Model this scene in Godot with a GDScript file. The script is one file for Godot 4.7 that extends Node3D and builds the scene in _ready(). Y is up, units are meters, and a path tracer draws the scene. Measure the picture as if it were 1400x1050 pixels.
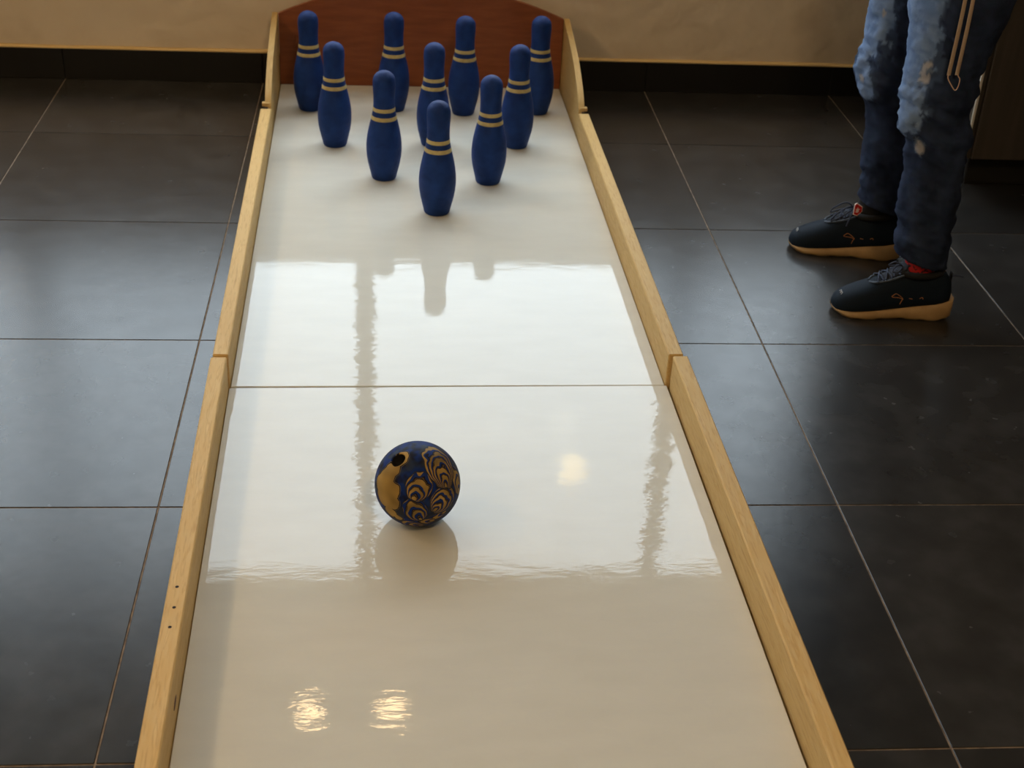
extends Node3D

# ------------------------------------------------------------------ numbers
const WALL_Z := -2.876          # face of the window wall
const CEIL_Y := 2.5
const TILE := 0.6
const LANE_Y := 0.02
const BOARD_Y := 0.09

var rng := RandomNumberGenerator.new()
var taken := {}

# ------------------------------------------------------------------ naming
func numbered(called: String) -> String:
	if not taken.has(called):
		taken[called] = 0
		return called
	taken[called] += 1
	return "%s_%03d" % [called, taken[called]]

func tag(o: Node, label: String, category: String, group := "") -> void:
	o.set_meta("label", label)
	o.set_meta("category", category)
	if group != "":
		o.set_meta("group", group)

func thing(called: String, label: String, category: String, at := Vector3.ZERO, group := "") -> Node3D:
	var o := Node3D.new()
	o.name = numbered(called)
	add_child(o)
	o.position = at
	tag(o, label, category, group)
	return o

func part(called: String, mesh: Mesh, m: Material, parent: Node3D, at := Vector3.ZERO) -> MeshInstance3D:
	var o := MeshInstance3D.new()
	o.name = called
	o.mesh = mesh
	o.material_override = m
	o.position = at
	parent.add_child(o, true)
	return o

func struct(called: String, mesh: Mesh, m: Material, at := Vector3.ZERO) -> MeshInstance3D:
	var o := part(called, mesh, m, self, at)
	o.set_meta("kind", "structure")
	return o

# ------------------------------------------------------------------ materials
func mat(c: Color, rough := 0.6, spec := 0.5) -> StandardMaterial3D:
	var m := StandardMaterial3D.new()
	m.albedo_color = c
	m.roughness = rough
	m.metallic_specular = spec
	return m

func noise_tex(freq: float, sd: int, size: int, ramp: Array, octaves := 4, kind := FastNoiseLite.TYPE_SIMPLEX_SMOOTH) -> NoiseTexture2D:
	var n := FastNoiseLite.new()
	n.seed = sd
	n.noise_type = kind
	n.frequency = freq
	n.fractal_octaves = octaves
	var t := NoiseTexture2D.new()
	t.width = size
	t.height = size
	t.seamless = true
	t.noise = n
	if ramp.size() > 0:
		var g := Gradient.new()
		var offs := PackedFloat32Array()
		var cols := PackedColorArray()
		for r in ramp:
			offs.append(r[0])
			cols.append(r[1])
		g.offsets = offs
		g.colors = cols
		t.color_ramp = g
	return t

func normal_tex(freq: float, sd: int, size: int, strength: float, octaves := 3) -> NoiseTexture2D:
	var t := noise_tex(freq, sd, size, [], octaves)
	t.as_normal_map = true
	t.bump_strength = strength
	return t

func textured(tex: Texture2D, scale: Vector3, rough: float, world := false, spec := 0.5) -> StandardMaterial3D:
	var m := mat(Color.WHITE, rough, spec)
	m.albedo_texture = tex
	m.uv1_triplanar = true
	m.uv1_world_triplanar = world
	m.uv1_triplanar_sharpness = 6.0
	m.uv1_scale = scale
	return m

func with_normal(m: StandardMaterial3D, tex: Texture2D, s: float) -> StandardMaterial3D:
	m.normal_enabled = true
	m.normal_texture = tex
	m.normal_scale = s
	return m

func glow(c: Color, e: float) -> StandardMaterial3D:
	var m := mat(c, 0.5)
	m.emission_enabled = true
	m.emission = c
	m.emission_energy_multiplier = e
	return m

# ------------------------------------------------------------------ meshes
func quad(st: SurfaceTool, a: Vector3, b: Vector3, c: Vector3, d: Vector3) -> void:
	for v in [a, b, c, a, c, d]:
		st.add_vertex(v)

# a box with chamfered edges, centred on at
func add_box(st: SurfaceTool, size: Vector3, at := Vector3.ZERO, ch := 0.002) -> void:
	var h := size * 0.5
	var k := minf(ch, minf(h.x, minf(h.y, h.z)) * 0.9)
	var faces := []
	for ax in 3:
		for s in [-1.0, 1.0]:
			var u := (ax + 1) % 3
			var w := (ax + 2) % 3
			var pts := []
			for q in [[-1, -1], [1, -1], [1, 1], [-1, 1]]:
				var p := Vector3.ZERO
				p[ax] = s * h[ax]
				p[u] = q[0] * (h[u] - k)
				p[w] = q[1] * (h[w] - k)
				pts.append(p)
			faces.append([pts, _axis(ax, s)])
	for ax in 3:
		var u := (ax + 1) % 3
		var w := (ax + 2) % 3
		for su in [-1.0, 1.0]:
			for sw in [-1.0, 1.0]:
				var p := []
				for e in [-1.0, 1.0]:
					var a := Vector3.ZERO
					a[ax] = e * (h[ax] - k)
					a[u] = su * h[u]
					a[w] = sw * (h[w] - k)
					var b := a
					b[u] = su * (h[u] - k)
					b[w] = sw * h[w]
					p.append(a)
					p.append(b)
				var nn := Vector3.ZERO
				nn[u] = su
				nn[w] = sw
				faces.append([[p[0], p[1], p[3], p[2]], nn.normalized()])
	for sx in [-1.0, 1.0]:
		for sy in [-1.0, 1.0]:
			for sz in [-1.0, 1.0]:
				var a := Vector3(sx * h.x, sy * (h.y - k), sz * (h.z - k))
				var b := Vector3(sx * (h.x - k), sy * h.y, sz * (h.z - k))
				var c := Vector3(sx * (h.x - k), sy * (h.y - k), sz * h.z)
				faces.append([[a, b, c], Vector3(sx, sy, sz).normalized()])
	for f in faces:
		var ps: Array = f[0]
		var n: Vector3 = f[1]
		var turn: Vector3 = (ps[1] - ps[0]).cross(ps[2] - ps[0])
		var order := range(ps.size())
		if turn.dot(n) > 0:
			order.reverse()
		st.set_normal(n)
		for i in range(1, ps.size() - 1):
			for j in [order[0], order[i], order[i + 1]]:
				st.set_normal(n)
				st.add_vertex(ps[j] + at)

func _axis(ax: int, s: float) -> Vector3:
	var n := Vector3.ZERO
	n[ax] = s
	return n

func begin() -> SurfaceTool:
	var st := SurfaceTool.new()
	st.begin(Mesh.PRIMITIVE_TRIANGLES)
	return st

func box(size: Vector3, ch := 0.002) -> ArrayMesh:
	var st := begin()
	add_box(st, size, Vector3.ZERO, ch)
	return st.commit()

# rings: arrays of equal length; closed round; smooth
func loft(rings: Array, cap_a := true, cap_b := true, closed := true) -> ArrayMesh:
	var st := begin()
	add_loft(st, rings, cap_a, cap_b, closed)
	st.generate_normals()
	return st.commit()

func add_loft(st: SurfaceTool, rings: Array, cap_a := true, cap_b := true, closed := true) -> void:
	var n: int = rings[0].size()
	st.set_smooth_group(0)
	for i in range(rings.size() - 1):
		for j in (n if closed else n - 1):
			var k := (j + 1) % n
			quad(st, rings[i][j], rings[i][k], rings[i + 1][k], rings[i + 1][j])
	if cap_a:
		_cap(st, rings[0], false)
	if cap_b:
		_cap(st, rings[rings.size() - 1], true)

func _cap(st: SurfaceTool, ring: Array, flip: bool) -> void:
	st.set_smooth_group(-1)
	var c := Vector3.ZERO
	for p in ring:
		c += p
	c /= ring.size()
	for j in ring.size():
		var a: Vector3 = ring[j]
		var b: Vector3 = ring[(j + 1) % ring.size()]
		for v in ([c, a, b] if flip else [c, b, a]):
			st.add_vertex(v)
	st.set_smooth_group(0)

# lathe about y; profile of Vector2(radius, height) from bottom to top
func lathe(profile: Array, seg := 40, capped := true) -> ArrayMesh:
	var rings := []
	for p in profile:
		var ring := []
		for j in seg:
			var a := TAU * j / seg
			ring.append(Vector3(p.x * cos(a), p.y, p.x * sin(a)))
		rings.append(ring)
	return loft(rings, capped, capped)

func add_tube(st: SurfaceTool, pts: Array, r: float, seg := 8) -> void:
	var rings := []
	var side := Vector3.ZERO
	for i in pts.size():
		var d: Vector3 = (pts[mini(i + 1, pts.size() - 1)] - pts[maxi(i - 1, 0)]).normalized()
		if side == Vector3.ZERO:
			side = d.cross(Vector3.UP if absf(d.y) < 0.9 else Vector3.RIGHT).normalized()
		side = (side - d * side.dot(d)).normalized()
		var up := side.cross(d)
		var ring := []
		for j in seg:
			var a := TAU * j / seg
			ring.append(pts[i] + (side * cos(a) + up * sin(a)) * r)
		rings.append(ring)
	add_loft(st, rings)

func tube(pts: Array, r: float, seg := 8) -> ArrayMesh:
	var st := begin()
	add_tube(st, pts, r, seg)
	st.generate_normals()
	return st.commit()

func smooth_path(pts: Array, steps := 6) -> Array:
	var out := []
	for i in range(pts.size() - 1):
		var a: Vector3 = pts[maxi(i - 1, 0)]
		var b: Vector3 = pts[i]
		var c: Vector3 = pts[i + 1]
		var d: Vector3 = pts[mini(i + 2, pts.size() - 1)]
		for k in steps:
			out.append(b.cubic_interpolate(c, a, d, float(k) / steps))
	out.append(pts[pts.size() - 1])
	return out

# a flat outline (Vector2) given thickness along the third axis; place turns (u, v, w) into a point
func slab(outline: PackedVector2Array, thick: float, place: Callable) -> ArrayMesh:
	var st := begin()
	st.set_smooth_group(-1)
	var tri := Geometry2D.triangulate_polygon(outline)
	for i in range(0, tri.size(), 3):
		for w in [0.0, thick]:
			var o: Array = [tri[i], tri[i + 1], tri[i + 2]] if w > 0 else [tri[i], tri[i + 2], tri[i + 1]]
			for j in o:
				st.add_vertex(place.call(outline[j].x, outline[j].y, w))
	for i in outline.size():
		var a := outline[i]
		var b := outline[(i + 1) % outline.size()]
		quad(st, place.call(a.x, a.y, 0.0), place.call(b.x, b.y, 0.0), place.call(b.x, b.y, thick), place.call(a.x, a.y, thick))
	st.generate_normals()
	return st.commit()

# ------------------------------------------------------------------ bodies: smooth union of tapered capsules, meshed as surface nets
# bones: [a, b, radius at a, radius at b]
func nets(bones: Array, cell: float, blend: float, floor_y := -100.0, slope := 0.0, slope_x := 0.0) -> Dictionary:
	var lo := Vector3.ONE * 1e6
	var hi := -lo
	for b in bones:
		for e in 2:
			var p: Vector3 = b[e]
			var r: float = b[2 + e] + blend * 0.5 + cell * 2
			lo = lo.min(p - Vector3.ONE * r)
			hi = hi.max(p + Vector3.ONE * r)
	var nx := int(ceil((hi.x - lo.x) / cell)) + 1
	var ny := int(ceil((hi.y - lo.y) / cell)) + 1
	var nz := int(ceil((hi.z - lo.z) / cell)) + 1
	var f := PackedFloat32Array()
	f.resize(nx * ny * nz)
	f.fill(1.0)
	for b in bones:
		var pa: Vector3 = b[0]
		var pb: Vector3 = b[1]
		var ra: float = b[2]
		var rb: float = b[3]
		var rm := maxf(ra, rb) + blend + cell * 2
		var l := (pa.min(pb) - Vector3.ONE * rm - lo) / cell
		var h := (pa.max(pb) + Vector3.ONE * rm - lo) / cell
		var ab := pb - pa
		var inv := 1.0 / maxf(ab.length_squared(), 1e-9)
		for k in range(maxi(0, int(l.z)), mini(nz, int(h.z) + 2)):
			for j in range(maxi(0, int(l.y)), mini(ny, int(h.y) + 2)):
				var at := (k * ny + j) * nx
				for i in range(maxi(0, int(l.x)), mini(nx, int(h.x) + 2)):
					var q := lo + Vector3(i, j, k) * cell - pa
					var t := clampf(q.dot(ab) * inv, 0.0, 1.0)
					var d := (q - ab * t).length() - (ra + (rb - ra) * t)
					var o := f[at + i]
					var m := maxf(blend - absf(o - d), 0.0) / blend
					f[at + i] = minf(o, d) - m * m * blend * 0.25
	if floor_y > -50.0:
		for k in nz:
			for j in ny:
				var y := lo.y + j * cell
				if floor_y - y < -0.12:
					break
				for i in nx:
					var at := (k * ny + j) * nx + i
					f[at] = maxf(f[at], floor_y + (slope_x - lo.x - i * cell) * slope - y)
	var index := PackedInt32Array()
	index.resize(nx * ny * nz)
	index.fill(-1)
	var verts := PackedVector3Array()
	var step := [1, nx, nx * ny]
	var corner := []
	for c in 8:
		corner.append((c & 1) + ((c >> 1) & 1) * nx + ((c >> 2) & 1) * nx * ny)
	var edges := []
	for c in 8:
		for a in 3:
			if not (c & (1 << a)):
				edges.append([c, c | (1 << a)])
	for k in nz - 1:
		for j in ny - 1:
			var at := (k * ny + j) * nx
			for i in nx - 1:
				var n := at + i
				if f[n] > 0.06 or f[n] < -0.06:
					continue
				var neg := 0
				for c in 8:
					if f[n + corner[c]] < 0.0:
						neg += 1
				if neg == 0 or neg == 8:
					continue
				var sum := Vector3.ZERO
				var cnt := 0
				for e in edges:
					var va := f[n + corner[e[0]]]
					var vb := f[n + corner[e[1]]]
					if (va < 0.0) != (vb < 0.0):
						var t := va / (va - vb)
						var ca := Vector3(e[0] & 1, (e[0] >> 1) & 1, (e[0] >> 2) & 1)
						var cb := Vector3(e[1] & 1, (e[1] >> 1) & 1, (e[1] >> 2) & 1)
						sum += ca.lerp(cb, t)
						cnt += 1
				index[n] = verts.size()
				verts.append(lo + (Vector3(i, j, k) + sum / cnt) * cell)
	var tris := PackedInt32Array()
	for k in range(1, nz - 1):
		for j in range(1, ny - 1):
			for i in range(1, nx - 1):
				var n: int = (k * ny + j) * nx + i
				var va := f[n]
				if va > 0.06 or va < -0.06:
					continue
				for a in 3:
					var vb := f[n + step[a]]
					if (va < 0.0) == (vb < 0.0):
						continue
					var u: int = step[(a + 1) % 3]
					var w: int = step[(a + 2) % 3]
					var q := [index[n], index[n - u], index[n - u - w], index[n - w]]
					if q.min() < 0:
						continue
					if va < 0.0:
						q.reverse()
					for x in [0, 1, 2, 0, 2, 3]:
						tris.append(q[x])
	return {"v": verts, "t": tris}

func net_normals(d: Dictionary) -> PackedVector3Array:
	var v: PackedVector3Array = d.v
	var t: PackedInt32Array = d.t
	var n := PackedVector3Array()
	n.resize(v.size())
	for i in range(0, t.size(), 3):
		var c := (v[t[i + 2]] - v[t[i]]).cross(v[t[i + 1]] - v[t[i]])
		for e in 3:
			n[t[i + e]] += c
	for i in n.size():
		n[i] = n[i].normalized()
	return n

func net_mesh(parts: Array) -> ArrayMesh:
	var v := PackedVector3Array()
	var n := PackedVector3Array()
	var c := PackedColorArray()
	var t := PackedInt32Array()
	for d in parts:
		var base := v.size()
		v.append_array(d.v)
		n.append_array(net_normals(d))
		if d.has("c"):
			c.append_array(d.c)
		for x in d.t:
			t.append(x + base)
	var a := []
	a.resize(Mesh.ARRAY_MAX)
	a[Mesh.ARRAY_VERTEX] = v
	a[Mesh.ARRAY_NORMAL] = n
	a[Mesh.ARRAY_INDEX] = t
	if c.size() == v.size():
		a[Mesh.ARRAY_COLOR] = c
	var m := ArrayMesh.new()
	m.add_surface_from_arrays(Mesh.PRIMITIVE_TRIANGLES, a)
	return m

# ================================================================== the scene
func _ready() -> void:
	rng.seed = 7
	camera_and_sky()
	room()
	lane()
	counter()
	pins()
	ball()
	person()
	lamps()

func camera_and_sky() -> void:
	var cam := Camera3D.new()
	cam.name = "camera"
	cam.position = Vector3(0.3972, 1.4351, 1.4208)
	cam.rotation = Vector3(-0.52852, -0.10018, 0.05481)
	cam.fov = 30.537
	cam.near = 0.05
	cam.far = 200.0
	var at := CameraAttributesPhysical.new()
	at.frustum_focal_length = 43.96
	at.frustum_focus_distance = 2.45
	at.frustum_near = 0.05
	at.frustum_far = 200.0
	at.exposure_aperture = 7.3
	cam.attributes = at
	add_child(cam)
	cam.current = true
	var sm := ProceduralSkyMaterial.new()
	sm.sky_top_color = Color(0.91, 0.965, 1.0)
	sm.sky_horizon_color = Color(0.61, 0.67, 0.72)
	sm.sky_curve = 0.5
	sm.ground_bottom_color = Color(0.35, 0.34, 0.32)
	sm.ground_horizon_color = Color(0.6, 0.6, 0.58)
	sm.sky_energy_multiplier = 2.6
	sm.ground_energy_multiplier = 1.0
	var sky := Sky.new()
	sky.sky_material = sm
	var e := Environment.new()
	e.background_mode = Environment.BG_SKY
	e.sky = sky
	e.ambient_light_source = Environment.AMBIENT_SOURCE_SKY
	e.tonemap_mode = Environment.TONE_MAPPER_LINEAR
	e.tonemap_exposure = 1.0
	e.sdfgi_enabled = true
	e.ssao_enabled = true
	e.ssil_enabled = true
	var we := WorldEnvironment.new()
	we.name = "world_environment"
	we.environment = e
	add_child(we)

# ------------------------------------------------------------------ room shell
const X0 := -4.8
const X1 := 4.4
const Z1 := 4.2
const WIN_X0 := -4.13
const WIN_X1 := 1.93
const WIN_Y0 := 0.655
const WIN_Y1 := 2.13

func room() -> void:
	var plaster := textured(noise_tex(0.006, 3, 512, [[0.0, Color(0.82, 0.75, 0.65)], [0.4, Color(0.885, 0.82, 0.725)], [1.0, Color(0.91, 0.85, 0.76)]], 5), Vector3.ONE * 0.7, 0.85, true)
	with_normal(plaster, normal_tex(0.05, 8, 256, 4.0), 0.15)
	var white := mat(Color(0.92, 0.89, 0.83), 0.9)
	# floor slab that shows in the joints, and its tiles
	var grout := textured(noise_tex(0.08, 21, 256, [[0.0, Color(0.34, 0.29, 0.24)], [1.0, Color(0.58, 0.51, 0.43)]]), Vector3.ONE * 2.0, 0.9, true)
	var fl := struct("floor", box(Vector3(X1 - X0, 0.1, Z1 - WALL_Z), 0.001), grout, Vector3((X0 + X1) / 2, -0.0512, (Z1 + WALL_Z) / 2))
	var tile_mats := []
	for k in 3:
		var b := 0.155 + 0.012 * k
		var m := textured(noise_tex(0.012, 40 + k, 512, [[0.0, Color(b * 0.86, b * 0.84, b * 0.82)], [0.5, Color(b, b * 0.98, b * 0.96)], [0.75, Color(b * 1.12, b * 1.1, b * 1.08)], [1.0, Color(b * 1.2, b * 1.18, b * 1.16)]], 6), Vector3(1.3, 1.3, 1.3), 0.28, true, 0.40)
		m.roughness_texture = noise_tex(0.02, 60 + k, 512, [[0.0, Color(0.82, 0.82, 0.82)], [1.0, Color(1, 1, 1)]], 5)
		with_normal(m, normal_tex(0.05, 70 + k, 512, 4.0, 2), 0.012)
		tile_mats.append(m)
	var shapes := {}
	var gap := 0.0026
	for row in range(-5, 7):
		var za := maxf(row * TILE, WALL_Z + 0.001)
		var zb := minf((row + 1) * TILE, Z1)
		if zb - za < 0.05:
			continue
		for col in range(-8, 8):
			var xa := maxf(col * TILE, X0)
			var xb := minf((col + 1) * TILE, X1)
			if xb - xa < 0.05:
				continue
			var s := Vector3(xb - xa - gap, 0.008, zb - za - gap)
			var key := "%.3f %.3f" % [s.x, s.z]
			if not shapes.has(key):
				shapes[key] = box(s, 0.0009)
			part("tile", shapes[key], tile_mats[rng.randi() % 3], fl, Vector3((xa + xb) / 2, -0.004, (za + zb) / 2) - fl.position)
	# the wall with the long window
	var t := 0.22
	var st := begin()
	var zc := WALL_Z - t / 2
	add_box(st, Vector3(X1 - X0 + 0.4, WIN_Y0 + 0.1, t), Vector3((X0 + X1) / 2, (WIN_Y0 - 0.1) / 2, zc), 0.003)
	add_box(st, Vector3(X1 - X0 + 0.4, CEIL_Y + 0.1 - WIN_Y1, t), Vector3((X0 + X1) / 2, (CEIL_Y + 0.1 + WIN_Y1) / 2, zc), 0.003)
	add_box(st, Vector3(WIN_X0 - X0 + 0.2, WIN_Y1 - WIN_Y0, t), Vector3((WIN_X0 + X0 - 0.2) / 2, (WIN_Y1 + WIN_Y0) / 2, zc), 0.003)
	add_box(st, Vector3(X1 + 0.2 - WIN_X1, WIN_Y1 - WIN_Y0, t), Vector3((WIN_X1 + X1 + 0.2) / 2, (WIN_Y1 + WIN_Y0) / 2, zc), 0.003)
	struct("wall_back", st.commit(), plaster)
	struct("wall_left", box(Vector3(0.2, CEIL_Y + 0.2, Z1 - WALL_Z + 0.2)), plaster, Vector3(X0 - 0.1, CEIL_Y / 2, (Z1 + WALL_Z) / 2))
	struct("wall_right", box(Vector3(0.2, CEIL_Y + 0.2, Z1 - WALL_Z + 0.2)), plaster, Vector3(X1 + 0.1, CEIL_Y / 2, (Z1 + WALL_Z) / 2))
	struct("wall_front", box(Vector3(X1 - X0 + 0.4, CEIL_Y + 0.2, 0.2)), plaster, Vector3((X0 + X1) / 2, CEIL_Y / 2, Z1 + 0.1))
	struct("ceiling", box(Vector3(X1 - X0 + 0.4, 0.2, Z1 - WALL_Z + 0.6)), white, Vector3((X0 + X1) / 2, CEIL_Y + 0.1, (Z1 + WALL_Z) / 2))
	# ground outside the window
	struct("floor_terrace", box(Vector3(40, 0.1, 20)), textured(noise_tex(0.02, 90, 256, [[0, Color(0.5, 0.48, 0.44)], [1, Color(0.62, 0.6, 0.56)]]), Vector3.ONE * 0.3, 0.9, true), Vector3(0, -0.3, WALL_Z - t - 10.02))
	# window frame, mullions, panes
	var frame := mat(Color(0.30, 0.25, 0.20), 0.5)
	var glass := mat(Color(0.9, 0.95, 0.95, 0.04), 0.0)
	glass.transparency = BaseMaterial3D.TRANSPARENCY_ALPHA
	var zf := WALL_Z - 0.10
	st = begin()
	var wx := (WIN_X0 + WIN_X1) / 2
	var wy := (WIN_Y0 + WIN_Y1) / 2
	add_box(st, Vector3(WIN_X1 - WIN_X0, 0.04, 0.06), Vector3(wx, WIN_Y0 + 0.02, zf), 0.003)
	add_box(st, Vector3(WIN_X1 - WIN_X0, 0.04, 0.06), Vector3(wx, WIN_Y1 - 0.02, zf), 0.003)
	add_box(st, Vector3(0.04, WIN_Y1 - WIN_Y0 - 0.08, 0.06), Vector3(WIN_X0 + 0.02, wy, zf), 0.003)
	add_box(st, Vector3(0.04, WIN_Y1 - WIN_Y0 - 0.08, 0.06), Vector3(WIN_X1 - 0.02, wy, zf), 0.003)
	var win := struct("window_1", st.commit(), frame)
	var bars := [WIN_X0 + 0.04, -3.02, -1.91, -0.80, 0.310, 1.42, WIN_X1 - 0.04]
	for i in range(1, bars.size() - 1):
		part("mullion", box(Vector3(0.066, WIN_Y1 - WIN_Y0 - 0.08, 0.06), 0.004), frame, win, Vector3(bars[i], wy, zf))
	for i in range(bars.size() - 1):
		var w: float = bars[i + 1] - bars[i]
		part("pane", box(Vector3(w - 0.06, WIN_Y1 - WIN_Y0 - 0.08, 0.005), 0.0005), glass, win, Vector3((bars[i] + bars[i + 1]) / 2, wy, zf))
	# baseboard of dark tiles along the window wall, and the plaster edge above it
	var base_mat := textured(noise_tex(0.02, 44, 256, [[0, Color(0.035, 0.032, 0.03)], [1, Color(0.06, 0.055, 0.05)]]), Vector3.ONE, 0.45, true)
	var bb := struct("baseboard_back", box(Vector3(X1 - X0, 0.092, 0.006), 0.0005), mat(Color(0.08, 0.07, 0.06), 0.8), Vector3((X0 + X1) / 2, 0.046, WALL_Z + 0.003))
	for col in range(-8, 8):
		var xa := maxf(col * TILE, X0)
		var xb := minf((col + 1) * TILE, X1)
		if xb - xa > 0.05:
			part("tile", box(Vector3(xb - xa - 0.002, 0.094, 0.009), 0.0012), base_mat, bb, Vector3((xa + xb) / 2, 0.047, WALL_Z + 0.0055) - bb.position)
	st = begin()
	var edge := []
	for i in 60:
		var px := X0 + (X1 - X0) * i / 59.0
		var j := 0.0012 * sin(i * 2.3) + 0.0008 * sin(i * 5.1)
		edge.append([Vector3(px, 0.0945, WALL_Z), Vector3(px, 0.0945, WALL_Z + 0.0095), Vector3(px, 0.0985 + j, WALL_Z + 0.0075), Vector3(px, 0.1035 + j, WALL_Z)])
	add_loft(st, edge)
	st.generate_normals()
	struct("trim_1", st.commit(), mat(Color(0.86, 0.74, 0.52), 0.8))

# ------------------------------------------------------------------ the wooden bowling lane, in two sections
func wood(sd: int, tone: float) -> StandardMaterial3D:
	var c := [Color(0.70, 0.56, 0.34), Color(0.80, 0.67, 0.44), Color(0.86, 0.74, 0.51)]
	var m := textured(noise_tex(0.03, sd, 512, [[0.0, c[0] * tone], [0.3, c[1] * tone], [0.62, c[1] * tone], [0.7, c[0].lerp(c[1], 0.5) * tone], [0.78, c[1] * tone], [1.0, c[2] * tone]], 4), Vector3(6.0, 6.0, 0.5), 0.6, false, 0.3)
	with_normal(m, normal_tex(0.06, sd + 5, 256, 4.0), 0.2)
	return m

func lane() -> void:
	var paint := textured(noise_tex(0.01, 5, 512, [[0.0, Color(0.795, 0.795, 0.765)], [0.5, Color(0.805, 0.805, 0.775)], [1.0, Color(0.815, 0.815, 0.785)]], 4), Vector3(1.0, 1.0, 3.0), 0.03, false, 0.37)
	var wave := noise_tex(0.013, 17, 512, [], 6)
	wave.noise.fractal_gain = 0.62
	wave.as_normal_map = true
	wave.bump_strength = 6.0
	with_normal(paint, wave, 0.027)
	var pines := [wood(101, 1.0), wood(131, 0.97), wood(151, 1.02), wood(171, 0.98)]
	var dark := mat(Color(0.12, 0.07, 0.04), 0.9)
	var sections := [
		{"at": Vector3(0.5175, 0, -0.982), "turn": 0.0150, "z0": -1.826, "z1": -0.0005, "w": 0.863},
		{"at": Vector3(0.5185, 0, -0.982), "turn": 0.0195, "z0": 0.0026, "z1": 1.85, "w": 0.870}]
	var labels := ["glossy white lane section with arched brown backboard, under the blue pins", "glossy white lane section with plain pine side boards, under the marbled ball"]
	for k in 2:
		var s: Dictionary = sections[k]
		var o := thing("lane_section", labels[k], "bowling lane", s.at)
		o.rotation.y = s.turn
		var w: float = s.w
		var z0: float = s.z0
		var z1: float = s.z1
		part("lane_panel", box(Vector3(w - 0.003, LANE_Y, z1 - z0), 0.0012), paint, o, Vector3(0, LANE_Y / 2, (z0 + z1) / 2))
		for side in [-1, 1]:
			var a := z0
			var b := z1
			if k == 0:
				a = -1.405
				b = -0.003 if side < 0 else -0.001
			else:
				a = 0.003 if side < 0 else 0.0058
			var x: float = side * (w / 2 + 0.015) + (0.003 if k == 1 and side > 0 else 0.0)
			var bd := part("side_board", box(Vector3(0.03, BOARD_Y, b - a), 0.0022), pines[k * 2 + (0 if side < 0 else 1)], o, Vector3(x, BOARD_Y / 2, (a + b) / 2))
			if k == 1 and side < 0:
				# old screw holes in the top edge and a knot in the inner face
				var hole := lathe([Vector2(0.0028, -0.0015), Vector2(0.0028, 0.0002)], 10)
				for q in [[-0.001, 0.705], [0.0, 0.753], [-0.001, 0.797]]:
					part("screw_hole", hole, dark, bd, Vector3(q[0], BOARD_Y / 2, q[1] - (a + b) / 2))
				var kn := lathe([Vector2(0.001, -0.0002), Vector2(0.009, 0.0002), Vector2(0.006, 0.0004)], 14)
				var knot := part("knot", kn, mat(Color(0.36, 0.22, 0.13), 0.7), bd, Vector3(0.015, 0.0, 0.905 - (a + b) / 2))
				knot.rotation.z = -PI / 2
				knot.scale = Vector3(0.7, 1, 1.7)
		if k == 0:
			# end wings: thin plywood sides that sweep up to the backboard
			var outline := PackedVector2Array([Vector2(-1.842, 0.0), Vector2(-1.409, 0.0), Vector2(-1.409, 0.089), Vector2(-1.412, 0.096)])
			var c := Curve2D.new()
			c.add_point(Vector2(-1.415, 0.100), Vector2.ZERO, Vector2(-0.03, 0.035))
			c.add_point(Vector2(-1.56, 0.178), Vector2(0.06, -0.022), Vector2(-0.07, 0.026))
			c.add_point(Vector2(-1.842, 0.237), Vector2(0.10, -0.02), Vector2.ZERO)
			for p in c.tessellate(4, 3.0):
				outline.append(p)
			for side in [-1, 1]:
				var xi: float = side * (w / 2 + 0.001)
				var wg := part("side_wing", slab(outline, 0.017, func(u, v, d): return Vector3(xi + side * d, v, u)), wood(190 + side, 0.96), o)
				part("gap_block", box(Vector3(0.020, 0.010, 0.016), 0.001), pines[1], wg, Vector3(side * (w / 2 + 0.016), 0.098, -1.420))
				part("notch", box(Vector3(0.013, 0.004, 0.007), 0.001), dark, wg, Vector3(side * (w / 2 + 0.016), 0.0905, -1.4075))
			# arched backboard
			var arch := PackedVector2Array([Vector2(w / 2 - 0.001, LANE_Y + 0.0005), Vector2(-w / 2 + 0.001, LANE_Y + 0.0005)])
			for i in 41:
				var x := -w / 2 + 0.001 + (w - 0.002) * i / 40.0
				arch.append(Vector2(x, 0.332 - 0.512 * x * x))
			var red := textured(noise_tex(0.02, 211, 512, [[0.0, Color(0.50, 0.27, 0.15)], [0.5, Color(0.54, 0.30, 0.17)], [0.8, Color(0.57, 0.325, 0.185)], [1.0, Color(0.53, 0.29, 0.16)]], 4), Vector3(0.7, 4.0, 4.0), 0.5, false, 0.4)
			part("backboard", slab(arch, 0.016, func(u, v, d): return Vector3(u, v, -1.842 + d)), red, o)

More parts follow.
